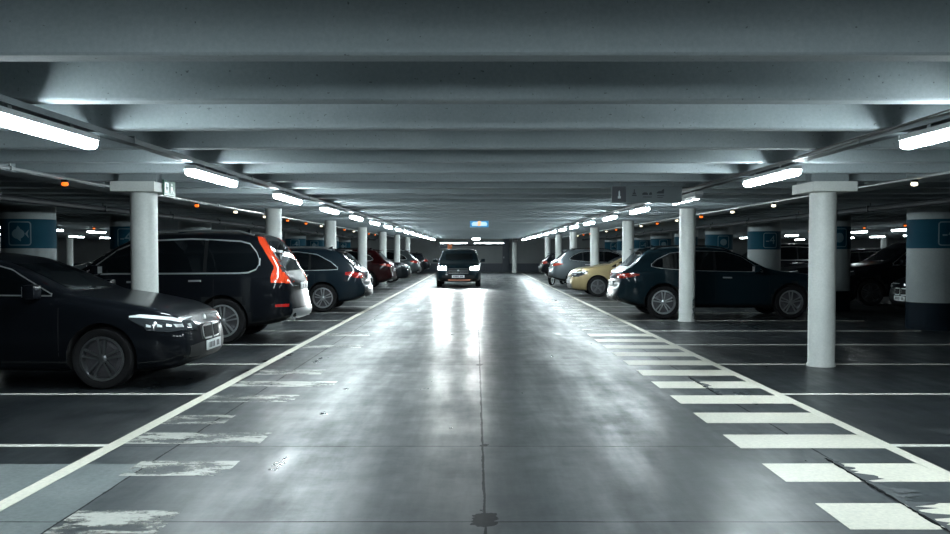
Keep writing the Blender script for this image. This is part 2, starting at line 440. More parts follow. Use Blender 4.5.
# ------------------------------------------------------------------ lamps
ZB = 1.5 + .765 - .03
def lamp_parts(t, lit=True, far=False, ln=1.56):
    b = MB()
    b.prism([(-.040, .062), (-.050, .045), (-.044, .016), (-.022, 0), (.022, 0), (.044, .016), (.050, .045), (.040, .062)], .004, ln-.004, 'y')
    b.build('diffuser', M['lamp_far'] if far else (M['lamp'] if lit else M['lamp_off']), t, angle=60)
    b = MB(); b.prism([(-.062, .060), (-.062, .068), (-.05, .10), (.05, .10), (.062, .068), (.062, .060)], .01, ln-.01, 'y')
    b.build('housing', M['housing'], t, smooth=False)
    for y0 in (0, ln-.03):
        MB().cbox(-.060, .060, y0, y0+.03, .060, .102, .008).build('end_cap', M['housing'], t)
    if far:
        for y0 in (.35, ln-.35): MB().box(-.012, .012, y0, y0+.024, .09, HS-ZB).build('suspension_rod', M['tray'], t, smooth=False)
    else:
        for y0 in (.35, ln-.4):
            MB().box(-.03, .03, y0, y0+.05, .10, .125).build('mounting_clip', M['tray'], t, smooth=False)
ZB = 1.5 + .765 - .03
GL = 'tube lights over the left edge of the lane'; GR = 'tube lights over the right edge of the lane'
lampL = thing('tube_light', '', 'ceiling light', (0, 0, 0)); lamp_parts(lampL)
lampF = thing('tube_light', '', 'ceiling light', (0, 0, 0)); lamp_parts(lampF, far=True)
LX, RX = -2.77, 3.10
YL0 = 4.92
first = True; firstF = True
def put_lamp(x, y, label, grp):
    global first
    if first: lampL.location = (x, y, ZB); lampL['label'] = label; lampL['group'] = grp; first = False; return lampL
    return dup(lampL, (x, y, ZB), label, grp)
def put_far(x, y, label, grp):
    global firstF
    if firstF: lampF.location = (x, y, ZB); lampF['label'] = label; lampF['group'] = grp; firstF = False; return lampF
    return dup(lampF, (x, y, ZB), label, grp)
for k in range(-2, 15):
    y = YL0 + 3.78*k
    if k < 0:
        put_lamp(LX, y, 'lit tube light over the left lane edge behind the viewpoint', GL)
        put_lamp(RX, y, 'lit tube light over the right lane edge behind the viewpoint', GR); continue
    put_lamp(LX, y, ('lit tube light cut by the left picture edge' if k == 0 else ORD[k]+' lit tube light over the left edge of the lane'), GL)
    if k == 2: continue
    put_lamp(RX, y, ('lit tube light cut by the right picture edge' if k == 0 else ORD[k]+' tube light over the right edge of the lane'), GR)
# the dark fixture with four small lit diodes
t = thing('tube_light', 'mostly unlit tube light with four small bright spots beside the overhead sign', 'ceiling light', (RX, YL0+7.56, ZB), 0, GR)
lamp_parts(t, lit=False)
for q in range(4):
    MB().cbox(-.03, .03, .10+q*.42, .28+q*.42, -.006, .014, .006).build('lit_diode', M['lamp_far'], t)
for sx, xs in ((-1, (-15.1, -20.9)), (1, (15.2, 21.0))):
    side = 'left' if sx < 0 else 'right'
    for j, x in enumerate(xs):
        for n, k in enumerate(range(6 if j == 0 else 9, 15)):
            put_far(x, YL0+3.75*k, ORD[n]+' lit tube light in the %s row of the %s neighbouring aisle' % ('nearer' if j == 0 else 'further', side), 'tube lights of the %s neighbouring aisle' % side)
# cable trays above the tubes
def cable_tray(x, label, y0=-8.9, y1=61.5):
    t = thing('cable_tray', label, 'cable tray', (x, 0, 0))
    MB().prism([(-.05, ZB+.125), (.05, ZB+.125), (.05, ZB+.165), (.044, ZB+.165), (.044, ZB+.131), (-.044, ZB+.131), (-.044, ZB+.165), (-.05, ZB+.165)], y0, y1, 'y').build('tray', M['tray'], t, smooth=False)
    c = MB()
    for q in range(2):
        pth = []; y = y0
        while y < y1:
            pth.append((-.062 - .012*q + .012*math.sin(y*1.7+q), y, ZB+.155 + .016*math.sin(y*1.05+q*2) - .004*q)); y += .3
        c.tube(pth, .007, 5)
    c.build('cable', M['cable'], t)
    y = y0+1.05
    while y < y1:
        h = MB(); h.box(-.058, .058, y, y+.03, ZB+.125, HC+.002); y += 1.25*3
        h.build('hanger', M['tray'], t, smooth=False)
cable_tray(LX, 'long cable tray running above the left row of tube lights')
cable_tray(RX, 'long cable tray running above the right row of tube lights')

# conduits with bay indicators
def conduit(x, z, r, label, m, name='conduit'):
    t = thing(name, label, 'pipe', (x, 0, 0))
    MB().tube([(0, -8.9, z), (0, 62, z)], r, 10).build('pipe', m, t)
    y = 1.85-3.75*3
    while y < 62:
        b = MB(); b.box(-.008, .008, y-.008, y+.008, z+r*.5, HC+.002); b.box(-r-.012, r+.012, y-.015, y+.015, z-r, z+r+.006); y += 3.75
        b.build('hanger', m, t, smooth=False)
CZ = 1.5+.80+.065
conduit(-4.85, CZ, .018, 'thin grey conduit carrying bay indicators over the left bays', M['pipe'])
conduit(5.17, CZ, .018, 'thin grey conduit carrying bay indicators over the right bays', M['pipe'])
conduit(-7.0, 2.30, .055, 'dark pipe running lengthwise behind the left bays', M['dark_pipe'], 'ceiling_pipe')
conduit(7.4, 2.30, .055, 'dark pipe running lengthwise behind the right bays', M['dark_pipe'], 'ceiling_pipe')
def indicator(x, y, m, label, grp, rod=False):
    t = thing('bay_indicator', label, 'indicator light', (x, y, CZ), 0, grp)
    MB().cbox(-.035, .035, -.03, .03, -.050, -.0185, .005).build('bracket', M['black_trim'], t)
    if rod: MB().box(-.01, .01, -.01, .01, -.02, HS-CZ).build('suspension_rod', M['tray'], t, smooth=False)
    MB().lathe([(.02, -.045), (.034, -.052), (.040, -.070), (.034, -.086), (.015, -.094)], seg=14).build('lens', m, t)
GI = 'bay indicator lights left of the lane'; GJ = 'bay indicator lights right of the lane'
lefts = {0: 1, 2: 1, 3: 0, 4: 0, 5: 1, 6: 1, 7: 0, 8: 0, 9: 1, 10: 0, 11: 0, 12: 1, 13: 1, 14: 0, 15: 1}
rights = {0: 0, 2: 0, 3: 0, 4: 1, 5: 0, 6: 1, 7: 0, 8: 0, 9: 1, 10: 0, 11: 0, 12: 1, 13: 1, 14: 0}
for D, x, side, g in ((lefts, -4.85, 'left', GI), (rights, 5.17, 'right', GJ)):
    for n, (k, on) in enumerate(sorted(D.items())):
        indicator(x, 10.6+2.5*k, M['orange_led'] if on else M['white_led'], ORD[n]+' bay indicator on the %s conduit, glowing %s' % (side, 'orange' if on else 'white'), g)
# orange indicators of the neighbouring aisles, far away
for n, (x, y) in enumerate(((13.2, 35.5), (13.2, 30.5), (13.2, 27.6), (13.2, 41), (-13.2, 31), (-13.2, 36))):
    indicator(x, y, M['orange_led'], ORD[[2, 1, 0, 3, 0, 1][n]]+' orange indicator light in the aisle beyond the %s pillars' % ('right' if x > 0 else 'left'), 'far orange indicators', True)

# ------------------------------------------------------------------ signs
# emergency exit plate on the left capital
t = thing('exit_sign', 'small green and white exit sign on the left column capital', 'sign', (XCL+.285, 11.72+.02, 2.23))
MB().cbox(0, .02, -.13, .30, 0, .20, .004).build('sign_panel', M['green'], t)
b = MB(); b.prism([(-.10, .03), (.03, .03), (.03, .17), (-.10, .17)], .0202, .023, 'x'); b.build('white_field', M['exit_white'], t, smooth=False)
b = MB(); b.prism([(.10, .035), (.14, .035), (.16, .09), (.20, .035), (.24, .035), (.18, .125), (.12, .125)], .0202, .023, 'x')
b.lathe([(.018, .0202), (.018, .023)], (0, .16, .15), 'x', 12); b.build('running_figure', M['exit_white'], t, smooth=False)
b = MB(); b.prism([(-.08, .11), (-.035, .05), (.01, .11), (-.02, .11), (-.02, .155), (-.05, .155), (-.05, .11)], .0232, .0245, 'x'); b.build('arrow', M['green'], t, smooth=False)

# overhead direction sign on the right
SY = 12.7
t = thing('overhead_sign', 'long grey hanging sign with dark pictograms over the right of the lane', 'sign', (1.92, SY, 2.19))
MB().cbox(0, .99, 0, .04, 0, .235, .004).build('sign_board', M['sign_grey'], t)
MB().box(.005, .20, -.004, .001, .01, .225).build('dark_panel', M['sign_dark'], t, smooth=False)
b = MB(); b.prism([(.085, .06), (.125, .06), (.125, .085), (.115, .10), (.115, .15), (.105, .175), (.095, .15), (.095, .10), (.085, .085)], -.007, -.004, 'y')
b.build('white_figure', M['sign_white'], t, smooth=False)
b = MB(); b.prism([(.30, .12), (.335, .12), (.345, .14), (.325, .14), (.322, .19), (.312, .19), (.309, .14), (.29, .14)], -.004, .001, 'y')
b.box(.285, .35, -.004, .001, .095, .112); b.build('arrow_pictogram', M['ink'], t, smooth=False)
b = MB(); b.prism([(.43, .11), (.51, .11), (.51, .13), (.49, .145), (.45, .145), (.43, .13)], -.004, .001, 'y')
b.prism([(.525, .11), (.565, .11), (.57, .13), (.555, .15), (.53, .14)], -.004, .001, 'y'); b.box(.44, .565, -.004, .001, .075, .085); b.build('vehicle_pictogram', M['ink'], t, smooth=False)
b = MB(); b.prism([(.635, .13), (.735, .13), (.74, .19), (.72, .19), (.70, .165), (.665, .165), (.635, .145)], -.004, .001, 'y'); b.box(.64, .74, -.004, .001, .095, .105); b.box(.64, .72, -.004, .001, .07, .078)
b.build('ramp_pictogram', M['ink'], t, smooth=False)
for x in (.12, .87):
    MB().tube([(x, .02, .23), (x, .02, HS-2.19)], .008, 6).build('hanger', M['pipe'], t)

# lit blue display over the lane, far
t = thing('lit_display', 'small lit blue hanging display above the lane', 'sign', (-.18, 27.0, 2.23))
MB().cbox(0, .56, 0, .08, 0, .20, .01).build('display_box', M['blue_glow'], t)
MB().prism([(.07, .04), (.49, .04), (.52, .10), (.47, .16), (.10, .16), (.05, .10)], -.004, .001, 'y').build('pale_field', M['ice_glow'], t, smooth=False)
MB().prism([(.22, .04), (.32, .04), (.33, .17), (.29, .19), (.23, .17)], -.008, -.003, 'y').build('orange_field', M['orange_glow'], t, smooth=False)
MB().tube([(.28, .04, .2), (.28, .04, .28), (.33, .04, HS-2.23)], .012, 6).build('hanger', M['pipe'], t)
MB().tube([(.10, .04, .2), (.22, .04, HS-2.23)], .008, 6).build('hanger', M['pipe'], t)

# round ceiling lamp near the end
t = thing('round_ceiling_lamp', 'small round lit ceiling lamp near the end of the lane', 'ceiling light', (0, 59.3, HC-.16))
MB().lathe([(.10, 0), (.22, .02), (.27, .08), (.27, .12)], seg=24).build('lamp_bowl', M['lamp_far'], t)
MB().lathe([(.28, .115), (.28, .16)], seg=24).build('mount', M['housing'], t)
# two cross tubes in front of the end wall
for x0, x1, lab in ((-2.45, -.62, 'left of the two crosswise tube lights at the back wall'), (-.12, 1.9, 'right of the two crosswise tube lights at the back wall')):
    t = thing('tube_light', lab, 'ceiling light', ((x0+x1)/2, 62.0, 2.06), 0, 'crosswise tube lights')
    h = (x1-x0)/2
    MB().prism([(-.05, .05), (-.045, .01), (0, -.01), (.045, .01), (.05, .05)], -h, h, 'x').build('diffuser', M['lamp_far'], t)
    MB().box(-h, h, -.06, .06, .05, .10).build('housing', M['housing'], t, smooth=False)
    for q in (-h*.7, h*.7): MB().tube([(q, 0, .1), (q, 0, HS-2.06)], .012, 6).build('hanger', M['pipe'], t)
t = thing('wall_sign', 'black and orange sign hanging at the far end of the lane', 'sign', (-2.42, 60.4, 1.72))
MB().cbox(0, .52, 0, .05, 0, .22, .01).build('black_panel', M['sign_dark'], t)
MB().cbox(.50, .80, -.01, .05, -.05, .25, .01).build('orange_panel', M['orange_paint'], t)
MB().tube([(.4, .02, .2), (.4, .02, HS-1.72)], .012, 6).build('hanger', M['pipe'], t)
t = thing('hanging_box', 'small black box hanging beside the lone far column', 'casing', (2.62, 60.5, 2.12))  # plain black box of unknown use
MB().cbox(-.16, .16, -.12, .12, 0, .24, .02).build('box', M['black_trim'], t)
MB().tube([(0, 0, .23), (0, 0, HS-2.12)], .015, 6).build('hanger', M['pipe'], t)

# ------------------------------------------------------------------ cars
def interp(P, x):
    if x <= P[0][0]: return P[0][1]
    for (a, b), (c, d) in zip(P, P[1:]):
        if x <= c: return b + (d-b)*(x-a)/max(c-a, 1e-6)
    return P[-1][1]
class Car: pass
def wheel_mesh(R, wd, spokes):
    tb = MB(); h = wd/2
    r0 = R*.70
    tb.lathe([(r0, -h*.8), (R*.80, -h), (R*.95, -h*.95), (R, -h*.65), (R, h*.65), (R*.95, h*.95), (R*.80, h), (r0, h*.8), (r0-.005, 0), (r0, -h*.8)], axis='y', seg=36, caps=False)
    rb = MB()      # +y is the outer face
    rb.lathe([(r0+.008, h*.82), (r0+.010, h*.90), (r0-.012, h*.92), (r0-.022, h*.72), (r0-.03, -h*.75), (r0+.004, -h*.82)], axis='y', seg=36, caps=False)
    rb.lathe([(.001, h*.86), (.035, h*.86), (.05, h*.78), (.055, h*.55), (.001, h*.5)], axis='y', seg=16, caps=False)
    n, dbl = spokes
    for i in range(n):
        for q in ((-1, 1) if dbl else (0,)):
            a = 2*PI*i/n + .3
            def P(rad, off, y):
                return (math.cos(a)*rad - math.sin(a)*off, y, math.sin(a)*rad + math.cos(a)*off)
            hw0, hw1 = (.011, .013) if dbl else (.024, .030)
            o0, o1 = q*.014, q*(.040 if dbl else 0)
            y0, y1 = h*.80, h*.84
            r1 = r0-.012
            vs = [P(.03, o0-hw0, y0), P(.03, o0+hw0, y0), P(r1, o1+hw1, y1), P(r1, o1-hw1, y1),
                  P(.03, o0-hw0, y0-.03), P(.03, o0+hw0, y0-.03), P(r1, o1+hw1, y1-.028), P(r1, o1-hw1, y1-.028)]
            rb.add(vs, [(0, 1, 2, 3), (7, 6, 5, 4), (0, 4, 5, 1), (1, 5, 6, 2), (2, 6, 7, 3), (3, 7, 4, 0)])
    db = MB(); db.lathe([(.001, h*.42), (r0*.62, h*.42), (r0*.62, h*.30), (r0-.02, h*.2), (r0-.02, h*.1), (.001, h*.1)], axis='y', seg=28, caps=False)
    return tb, rb, db

def make_car(S, loc, rz, label, cat='car', body_mat=None, rim='rim', lights_on=False, name=None):
    L, W, H = S['L'], S['W'], S['H']; R = S.get('R', .34)
    tops, belts, bots = S['top'], S['belt'], S['bot']
    fa, ra = S['fa'], S['ra']
    root = thing(name or S['name'], label, cat, loc, rz)
    X = lambda s: L/2 - s
    # ---- body loft
    stations = sorted(set([0, .02, .07, .16, .30, .45, fa-.30, fa, fa+.30] + [p[0] for p in tops] + [ra-.3, ra, ra+.3] +
                          [L-.30, L-.16, L-.07, L-.02, L] + [1.3 + .3*i for i in range(int((L-2.0)/.3))]))
    st = [stations[0]]
    for s in stations[1:]:
        if s - st[-1] > .045 or s in (.02,): st.append(s)
    if L - st[-1] > 1e-4:
        if L - st[-1] < .03: st[-1] = L
        else: st.append(L)
    nf = S.get('nf', .80); nr = S.get('nr', .86)
    wf = [(0, nf), (.02, nf+.035), (.07, nf+.075), (.16, nf+.115), (.30, .955), (.55, .985), (.9, 1.0), (L-.9, 1.0), (L-.45, .985), (L-.25, .965), (L-.12, .94), (L-.05, nr+.045), (L-.015, nr+.02), (L, nr)]
    bref = interp(belts, L*.5)
    th = S.get('tumble', .20)
    rings = []
    FP = S.get('fprof', [(0, -.05), (.30, .0), (.36, .02), (.52, .02), (.58, .0), (.80, -.015), (.95, -.06), (1.2, -.08)])
    RP = S.get('rprof', [(0, -.06), (.32, .0), (.38, .035), (.60, .045), (.66, .015), (.74, -.025), (.92, -.03), (1.02, .0), (1.15, .0)])
    def endx(s, z):
        d = 0
        if s < .30: d += interp(FP, z)*(1-s/.30)**1.5
        if s > L-.28: d -= interp(RP, z)*((s-(L-.28))/.28)**1.5
        return d
    for s in st:
        zb = interp(bots, s); zt = interp(tops, s); hw = W/2*interp(wf, s)
        bl = interp(belts, s); sh = min(bl, zt-.05); g = zt-sh
        gw = lambda t_: hw*(.945 - th*(t_*g)/(H-bref))
        rr = [(0, zb), (.55*hw, zb), (.88*hw, zb+.012), (.965*hw, zb+.07), (.995*hw, zb+.28*(sh-zb)), (1.0*hw, zb+.58*(sh-zb)),
              (.985*hw, sh-.10*(sh-zb)), (.962*hw, sh-.015), (gw(0), sh+.12*g*.3)]
        rr += [(gw(.35), sh+.35*g), (gw(.7), sh+.70*g), (gw(.9)-.01, sh+.88*g), (gw(1)*.90, sh+.965*g), (gw(1)*.6, sh+.992*g), (0, zt)]
        rings.append([(X(s)+endx(s, z), y, z) for y, z in rr])
    b = MB(); n = len(rings[0]); idx = {}
    vs = []
    def vid(i, j, side):
        y = rings[i][j][1]
        key = (i, j, 0 if abs(y) < 1e-9 else side)
        if key not in idx:
            x, y, z = rings[i][j]; idx[key] = len(vs); vs.append((x, y*(1 if side > 0 else -1), z))
        return idx[key]
    fs = []
    for i in range(len(st)-1):
        for j in range(n-1):
            fs.append([vid(i, j, 1), vid(i+1, j, 1), vid(i+1, j+1, 1), vid(i, j+1, 1)])
            fs.append([vid(i, j, -1), vid(i, j+1, -1), vid(i+1, j+1, -1), vid(i+1, j, -1)])
    for i in (0, len(st)-1):                 # bowed end caps
        sg = 1 if i == 0 else -1; cg = {}
        for j in range(2, n-2):
            row = [vid(i, j, 1)]
            for q, f_ in enumerate((.62, 0, -.62)):
                if j == 2: row.append(vid(i, (1, 0, 1)[q], (1, 1, -1)[q]))
                elif j == n-3: row.append(vid(i, (n-2, n-1, n-2)[q], (1, 1, -1)[q]))
                else:
                    x, y, z = rings[i][j]; vs.append((x+sg*S.get('bow', .085)*(1-f_*f_), y*f_, z)); row.append(len(vs)-1)
            row.append(vid(i, j, -1)); cg[j] = row
        for j in (2, n-3):                   # the rim points bow too
            for q in (1, 2, 3):
                f_ = (.62, 0, -.62)[q-1]; v_ = vs[cg[j][q]]; vs[cg[j][q]] = (v_[0]+sg*S.get('bow', .085)*(1-f_*f_), v_[1], v_[2])
        for j in range(2, n-3):
            for q in range(4): fs.append([cg[j][q], cg[j][q+1], cg[j+1][q+1], cg[j+1][q]])
    me = bpy.data.meshes.new('body'); me.from_pydata(vs, [], fs)
    bm = bmesh.new(); bm.from_mesh(me); bmesh.ops.recalc_face_normals(bm, faces=bm.faces); bm.to_mesh(me); bm.free()
    tmp = bpy.data.objects.new('tmp', me); COL.objects.link(tmp)
    sd = tmp.modifiers.new('s', 'SUBSURF'); sd.levels = 1; sd.render_levels = 1
    # wheel wells
    cb = MB()
    for ax_ in (fa, ra):
        for sy in (-1, 1):
            yc = sy*(W/2-.13)
            rad = R+S.get('arch', .045)
            prof = [(rad, -.19), (rad, .30)]
            if sy < 0: prof = [(rad, -.30), (rad, .19)]
            cb.lathe(prof, (X(ax_), yc, R+.012), 'y', 36)
    cut = cb.build('cut', M['well'], None, smooth=False)
    bo = tmp.modifiers.new('b', 'BOOLEAN'); bo.object = cut; bo.operation = 'DIFFERENCE'; bo.solver = 'EXACT'
    dg = bpy.context.evaluated_depsgraph_get(); dg.update()
    bo.show_viewport = False; dg.update()
    solid = bpy.data.meshes.new_from_object(tmp.evaluated_get(dg))
    bvh = BVHTree.FromPolygons([v.co.copy() for v in solid.vertices], [list(p.vertices) for p in solid.polygons])
    bo.show_viewport = True; dg.update()
    bme = bpy.data.meshes.new_from_object(tmp.evaluated_get(dg)); bme.name = 'body'
    bpy.data.objects.remove(tmp); bpy.data.objects.remove(cut)
    bme.materials.clear(); bme.materials.append(body_mat); bme.materials.append(M['well']); bme.materials.append(M['black_trim'])
    clad = S.get('clad', 0)
    for p in bme.polygons:
        c = p.center; p.material_index = 0
        for ax_ in (fa, ra):
            d = math.hypot(c.x-X(ax_), c.z-R-.012)
            if abs(c.y) < W/2-.02 and d < R+S.get('arch', .045)+.002 and abs(c.y) > W/2-.36: p.material_index = 1
            elif clad and d < R+.045+clad and c.z < .9: p.material_index = 2
        if p.material_index == 0 and c.z < interp(bots, L/2-c.x)+.05+clad*1.2: p.material_index = 2
    bme.shade_smooth(); bme.set_sharp_from_angle(angle=math.radians(38))
    body = bpy.data.objects.new('body', bme); COL.objects.link(body); body.parent = root
    # ---- projected panels
    def sheet(grid, off, b):
        pos = {}
        for a, row in enumerate(grid):
            for c_, (o, d) in enumerate(row):
                hit = bvh.ray_cast(Vector(o), Vector(d), 3.0)
                if hit[0] is not None:
                    nn = hit[1]
                    if nn.dot(Vector(d)) > 0: nn = -nn
                    pos[(a, c_)] = (hit[0]+nn*off, hit[0]-nn*.006)
        vs_, fs_, ix = [], [], {}
        def v(k_, lay):
            if (k_, lay) not in ix: ix[(k_, lay)] = len(vs_); vs_.append(pos[k_][lay][:])
            return ix[(k_, lay)]
        na, nc = len(grid), len(grid[0]); cell = {}
        for a in range(na-1):
            for c_ in range(nc-1):
                ks = [(a, c_), (a+1, c_), (a+1, c_+1), (a, c_+1)]
                if all(k_ in pos for k_ in ks):
                    P4 = [pos[k_][0] for k_ in ks]
                    if max((P4[i_]-P4[(i_+1) % 4]).length for i_ in range(4)) < .5: cell[(a, c_)] = ks
        for (a, c_), ks in cell.items():
            fs_.append([v(k_, 0) for k_ in ks])
            for (da, dc, e0, e1) in ((0, -1, 0, 1), (1, 0, 1, 2), (0, 1, 2, 3), (-1, 0, 3, 0)):
                if (a+da, c_+dc) not in cell:
                    fs_.append([v(ks[e0], 0), v(ks[e1], 0), v(ks[e1], 1), v(ks[e0], 1)])
        b.add(vs_, fs_)
    def dense(out, k_=7):
        r = []
        for (p, q) in zip(out, out[1:]):
            for i in range(k_): r.append(tuple(p[e]+(q[e]-p[e])*i/k_ for e in range(3)))
        return r + [out[-1]]
    def grow(out, e):
        return [(out[0][0]-e, out[0][1]-e, out[0][2]+e)] + [(a, lo-e, hi+e) for a, lo, hi in out] + [(out[-1][0]+e, out[-1][1]-e, out[-1][2]+e)]
    def panel(kind, out, off, b, sy=1, vert=False, nr_=7):
        out = dense(out, 5 if len(out) > 4 else 8); grid = []
        for a, lo, hi in out:
            row = []
            for i in range(nr_):
                c_ = lo+(hi-lo)*i/(nr_-1)
                u, z = (c_, a) if vert else (a, c_)
                if kind == 'side': row.append(((X(u), sy*1.6, z), (0, -sy, 0)))
                elif kind == 'front': row.append(((X(0)+1, u, z), (-1, 0, 0)))
                elif kind == 'rear': row.append(((X(L)-1, u, z), (1, 0, 0)))
            grid.append(row)
        sheet(grid, off, b)
    def part(name, m, jobs, parent=root, label=None):
        b = MB()
        for j in jobs: panel(*j[:2], j[2], b, **(j[3] if len(j) > 3 else {}))
        if not b.f: return None
        o = b.build(name, m, parent, angle=40)
        if label: o['label'] = label
        return o
    # glass
    for sy in (1, -1):
        if S.get('chrome_line'):
            part('window_trim', M['chrome'], [('side', grow(wn, S.get('trim_w', .013)), .003, {'sy': sy}) for wn in S['dlo']])
        part('window_surround', M['black_trim'], [('side', wn, .0045, {'sy': sy}) for wn in S['dlo']])
        for wn in S['dlo_split']: part('side_window', M['glass'], [('side', wn, .007, {'sy': sy})])
    part('windscreen', M['glass'], [('front', [(-W*.5*.62-.0, S['ws'][0]+.03, S['ws'][1]-.05), (-W*.30, S['ws'][0], S['ws'][1]), (W*.30, S['ws'][0], S['ws'][1]), (W*.5*.62, S['ws'][0]+.03, S['ws'][1]-.05)], .005)])
    part('rear_window', M['glass'], [('rear', [(-W*.5*.66, S['rw'][0]+.03, S['rw'][1]-.06), (-W*.28, S['rw'][0], S['rw'][1]), (W*.28, S['rw'][0], S['rw'][1]), (W*.5*.66, S['rw'][0]+.03, S['rw'][1]-.06)], .005)])
    # lamps
    for sy in (1, -1):
        hl = S['head']          # side outline, front outline
        o = part('headlamp', M['lens_dark'], [('side', hl[0], .005, {'sy': sy})])
        b = MB(); panel('front', [(sy*a, lo, hi) for a, lo, hi in hl[1]], .006, b); hf = b.build('headlamp_front', M['head_on'] if lights_on else M['lens_dark'], o or root)
        if not lights_on:
            b = MB(); panel('side', hl[2], .010, b, sy=sy, nr_=3)
            
            if S.get('kidney'):
                for q_ in (.13, .22, .33): panel('side', [(q_, .675, .695), (q_+.05, .68, .71)], .010, b, sy=sy, nr_=3)
            else: panel('front', [(sy*a, hi-.03, hi-.008) for a, lo, hi in hl[1]], .010, b, nr_=3)
            b.build('light_bar', M['clear_lens'], o or root)
            b = MB(); x0 = [q for q in hl[1]]
            for fr_ in (.35, .7):
                a_ = x0[0][0]+(x0[-1][0]-x0[0][0])*fr_; zc = (interp([(q[0], q[1]) for q in sorted(x0)], a_)+interp([(q[0], q[2]) for q in sorted(x0)], a_))/2
                panel('front', [(sy*a_-.03, zc-.02, zc+.015), (sy*a_+.03, zc-.02, zc+.015)], .011, b, nr_=4)
            b.build('projector', M['chrome'], o or root)
        jobs = [('side', q, .007, {'sy': sy, **S.get('tail_kw', {})}) for q in S['tail'][0]] + [('rear', [(sy*a, lo, hi) for a, lo, hi in q], .007) for q in S['tail'][1]]
        part('tail_lamp', S.get('tail_mat', M['red_mid']), jobs)
        if S.get('reflector'):
            part('rear_reflector', M['red_dim'], [('side', S['reflector'], .005, {'sy': sy})])
        # seams, handles
        for q in S['seams']:
            part('door_seam', M['well'], [('side', [(q-.004, S['sillz'], interp(belts, q)-.02), (q+.004, S['sillz'], interp(belts, q)-.02)], .0012, {'sy': sy, 'nr_': 9})])
        for q in S['handles']:
            zz = interp(belts, q)-.12
            hb = MB(); panel('side', [(q, zz, zz+.026), (q+.20, zz+.004, zz+.030)], .022, hb, sy=sy, nr_=3); hb.build('door_handle', M['chrome'] if S.get('chrome_line') else body_mat, root)
        # mirror
        ms, mz = S['mirror']
        hit = bvh.ray_cast(Vector((X(ms), sy*1.6, mz)), Vector((0, -sy, 0)), 3)
        my = abs(hit[0].y) if hit[0] is not None else W*.42
        mb = MB(); y0, y1 = my+.06, my+.25
        mb.cbox(X(ms)-.06, X(ms)+.07, min(sy*y0, sy*y1), max(sy*y0, sy*y1), mz-.01, mz+.14, .035)
        mb.tube([(X(ms)+.01, sy*(my-.03), mz-.02), (X(ms)+.01, sy*(y0+.04), mz+.02)], .022, 8)
        mo = mb.build('wing_mirror', body_mat, root)
        MB().box(X(ms)-.064, X(ms)-.058, min(sy*(y0+.015), sy*(y1-.015)), max(sy*(y0+.015), sy*(y1-.015)), mz+.01, mz+.12).build('mirror_glass', M['chrome'], mo, smooth=False)
        if S.get('rails'):
            s0, s1 = S['rails']; pts = []
            for i in range(9):
                s = s0+(s1-s0)*i/8; zt = interp(tops, s); e = 0.0 if i in (0, 8) else .045
                hw_ = W/2*(.945-th*(zt-interp(belts, s))/(H-bref))*.90
                pts.append((X(s), sy*hw_, zt-.03+e))
            MB().tube(pts, .016, 8).build('roof_rail', M['steel'] if S.get('rail_chrome') else M['black_trim'], root)
    # front and rear furniture
    gw_ = S['grille']
    g = part('grille', M['black_trim'], [('front', [(-gw_[0], gw_[1], gw_[2]), (gw_[0], gw_[1], gw_[2])], .006)])
    if g and S.get('kidney'):
        for sy in (1, -1):
            kb = MB(); panel('front', [(sy*.03, gw_[1], gw_[2]-.01), (sy*.05, gw_[1]-.01, gw_[2]), (sy*.26, gw_[1]-.005, gw_[2]), (sy*.30, gw_[1]+.03, gw_[2]-.02)], .010, kb); kb.build('grille_ring', M['chrome'], g)
            kb = MB(); panel('front', [(sy*.045, gw_[1]+.01, gw_[2]-.02), (sy*.28, gw_[1]+.015, gw_[2]-.02)], .016, kb); kb.build('grille_mesh', M['well'], g)
    elif g:
        fb = MB()
        for e in range(4):
            z = gw_[1]+(gw_[2]-gw_[1])*(e+.5)/4; panel('front', [(-gw_[0]*.93, z-.006, z+.006), (gw_[0]*.93, z-.006, z+.006)], .012, fb, nr_=3)
        fb.build('grille_slat', M['steel'], g)
    part('lower_intake', M['black_trim'], [('front', [(-W*.36, S['bot'][0][1]+.06, S['bot'][0][1]+.18), (-W*.2, S['bot'][0][1]+.05, S['bot'][0][1]+.2), (W*.2, S['bot'][0][1]+.05, S['bot'][0][1]+.2), (W*.36, S['bot'][0][1]+.06, S['bot'][0][1]+.18)], .005)])
    zp = S.get('fplate', .48)
    fx = bvh.ray_cast(Vector((X(0)+1, 0, zp)), Vector((-1, 0, 0)), 3)[0]
    fx = fx.x if fx is not None else X(0)
    pl = MB().cbox(fx, fx+.018, -.26, .26, zp-.055, zp+.055, .004).build('number_plate', M['plate'], root)
    pk = MB()
    for q in range(7):
        if q != 4: pk.box(fx+.018, fx+.0195, -.2+q*.058, -.165+q*.058, zp-.032, zp+.032)
    pk.build('plate_characters', M['plate_ink'], pl, smooth=False)
    zr = S.get('rplate', .8)
    rx = bvh.ray_cast(Vector((X(L)-1, 0, zr)), Vector((1, 0, 0)), 3)[0]
    rx = rx.x if rx is not None else X(L)
    pl = MB().cbox(rx-.018, rx, -.26, .26, zr-.055, zr+.055, .004).build('number_plate', M['plate'], root)
    pk = MB()
    for q in range(7):
        if q != 4: pk.box(rx-.0195, rx-.018, -.2+q*.058, -.165+q*.058, zr-.032, zr+.032)
    pk.build('plate_characters', M['plate_ink'], pl, smooth=False)
    # badge
    zb_ = S.get('badge', .72)
    bx = bvh.ray_cast(Vector((X(0)+1, 0, zb_)), Vector((-1, 0, 0)), 3)[0]
    if bx is not None: MB().lathe([(.045, 0), (.045, .012), (.03, .018)], (bx.x-.002, 0, zb_), 'x', 16).build('badge', M['chrome'], root)
    # rear bumper insert and exhaust
    part('rear_bumper_insert', S.get('rb_mat', M['black_trim']), [('rear', [(-W*.40, S['rb'][0], S['rb'][1]), (W*.40, S['rb'][0], S['rb'][1])], .012)])
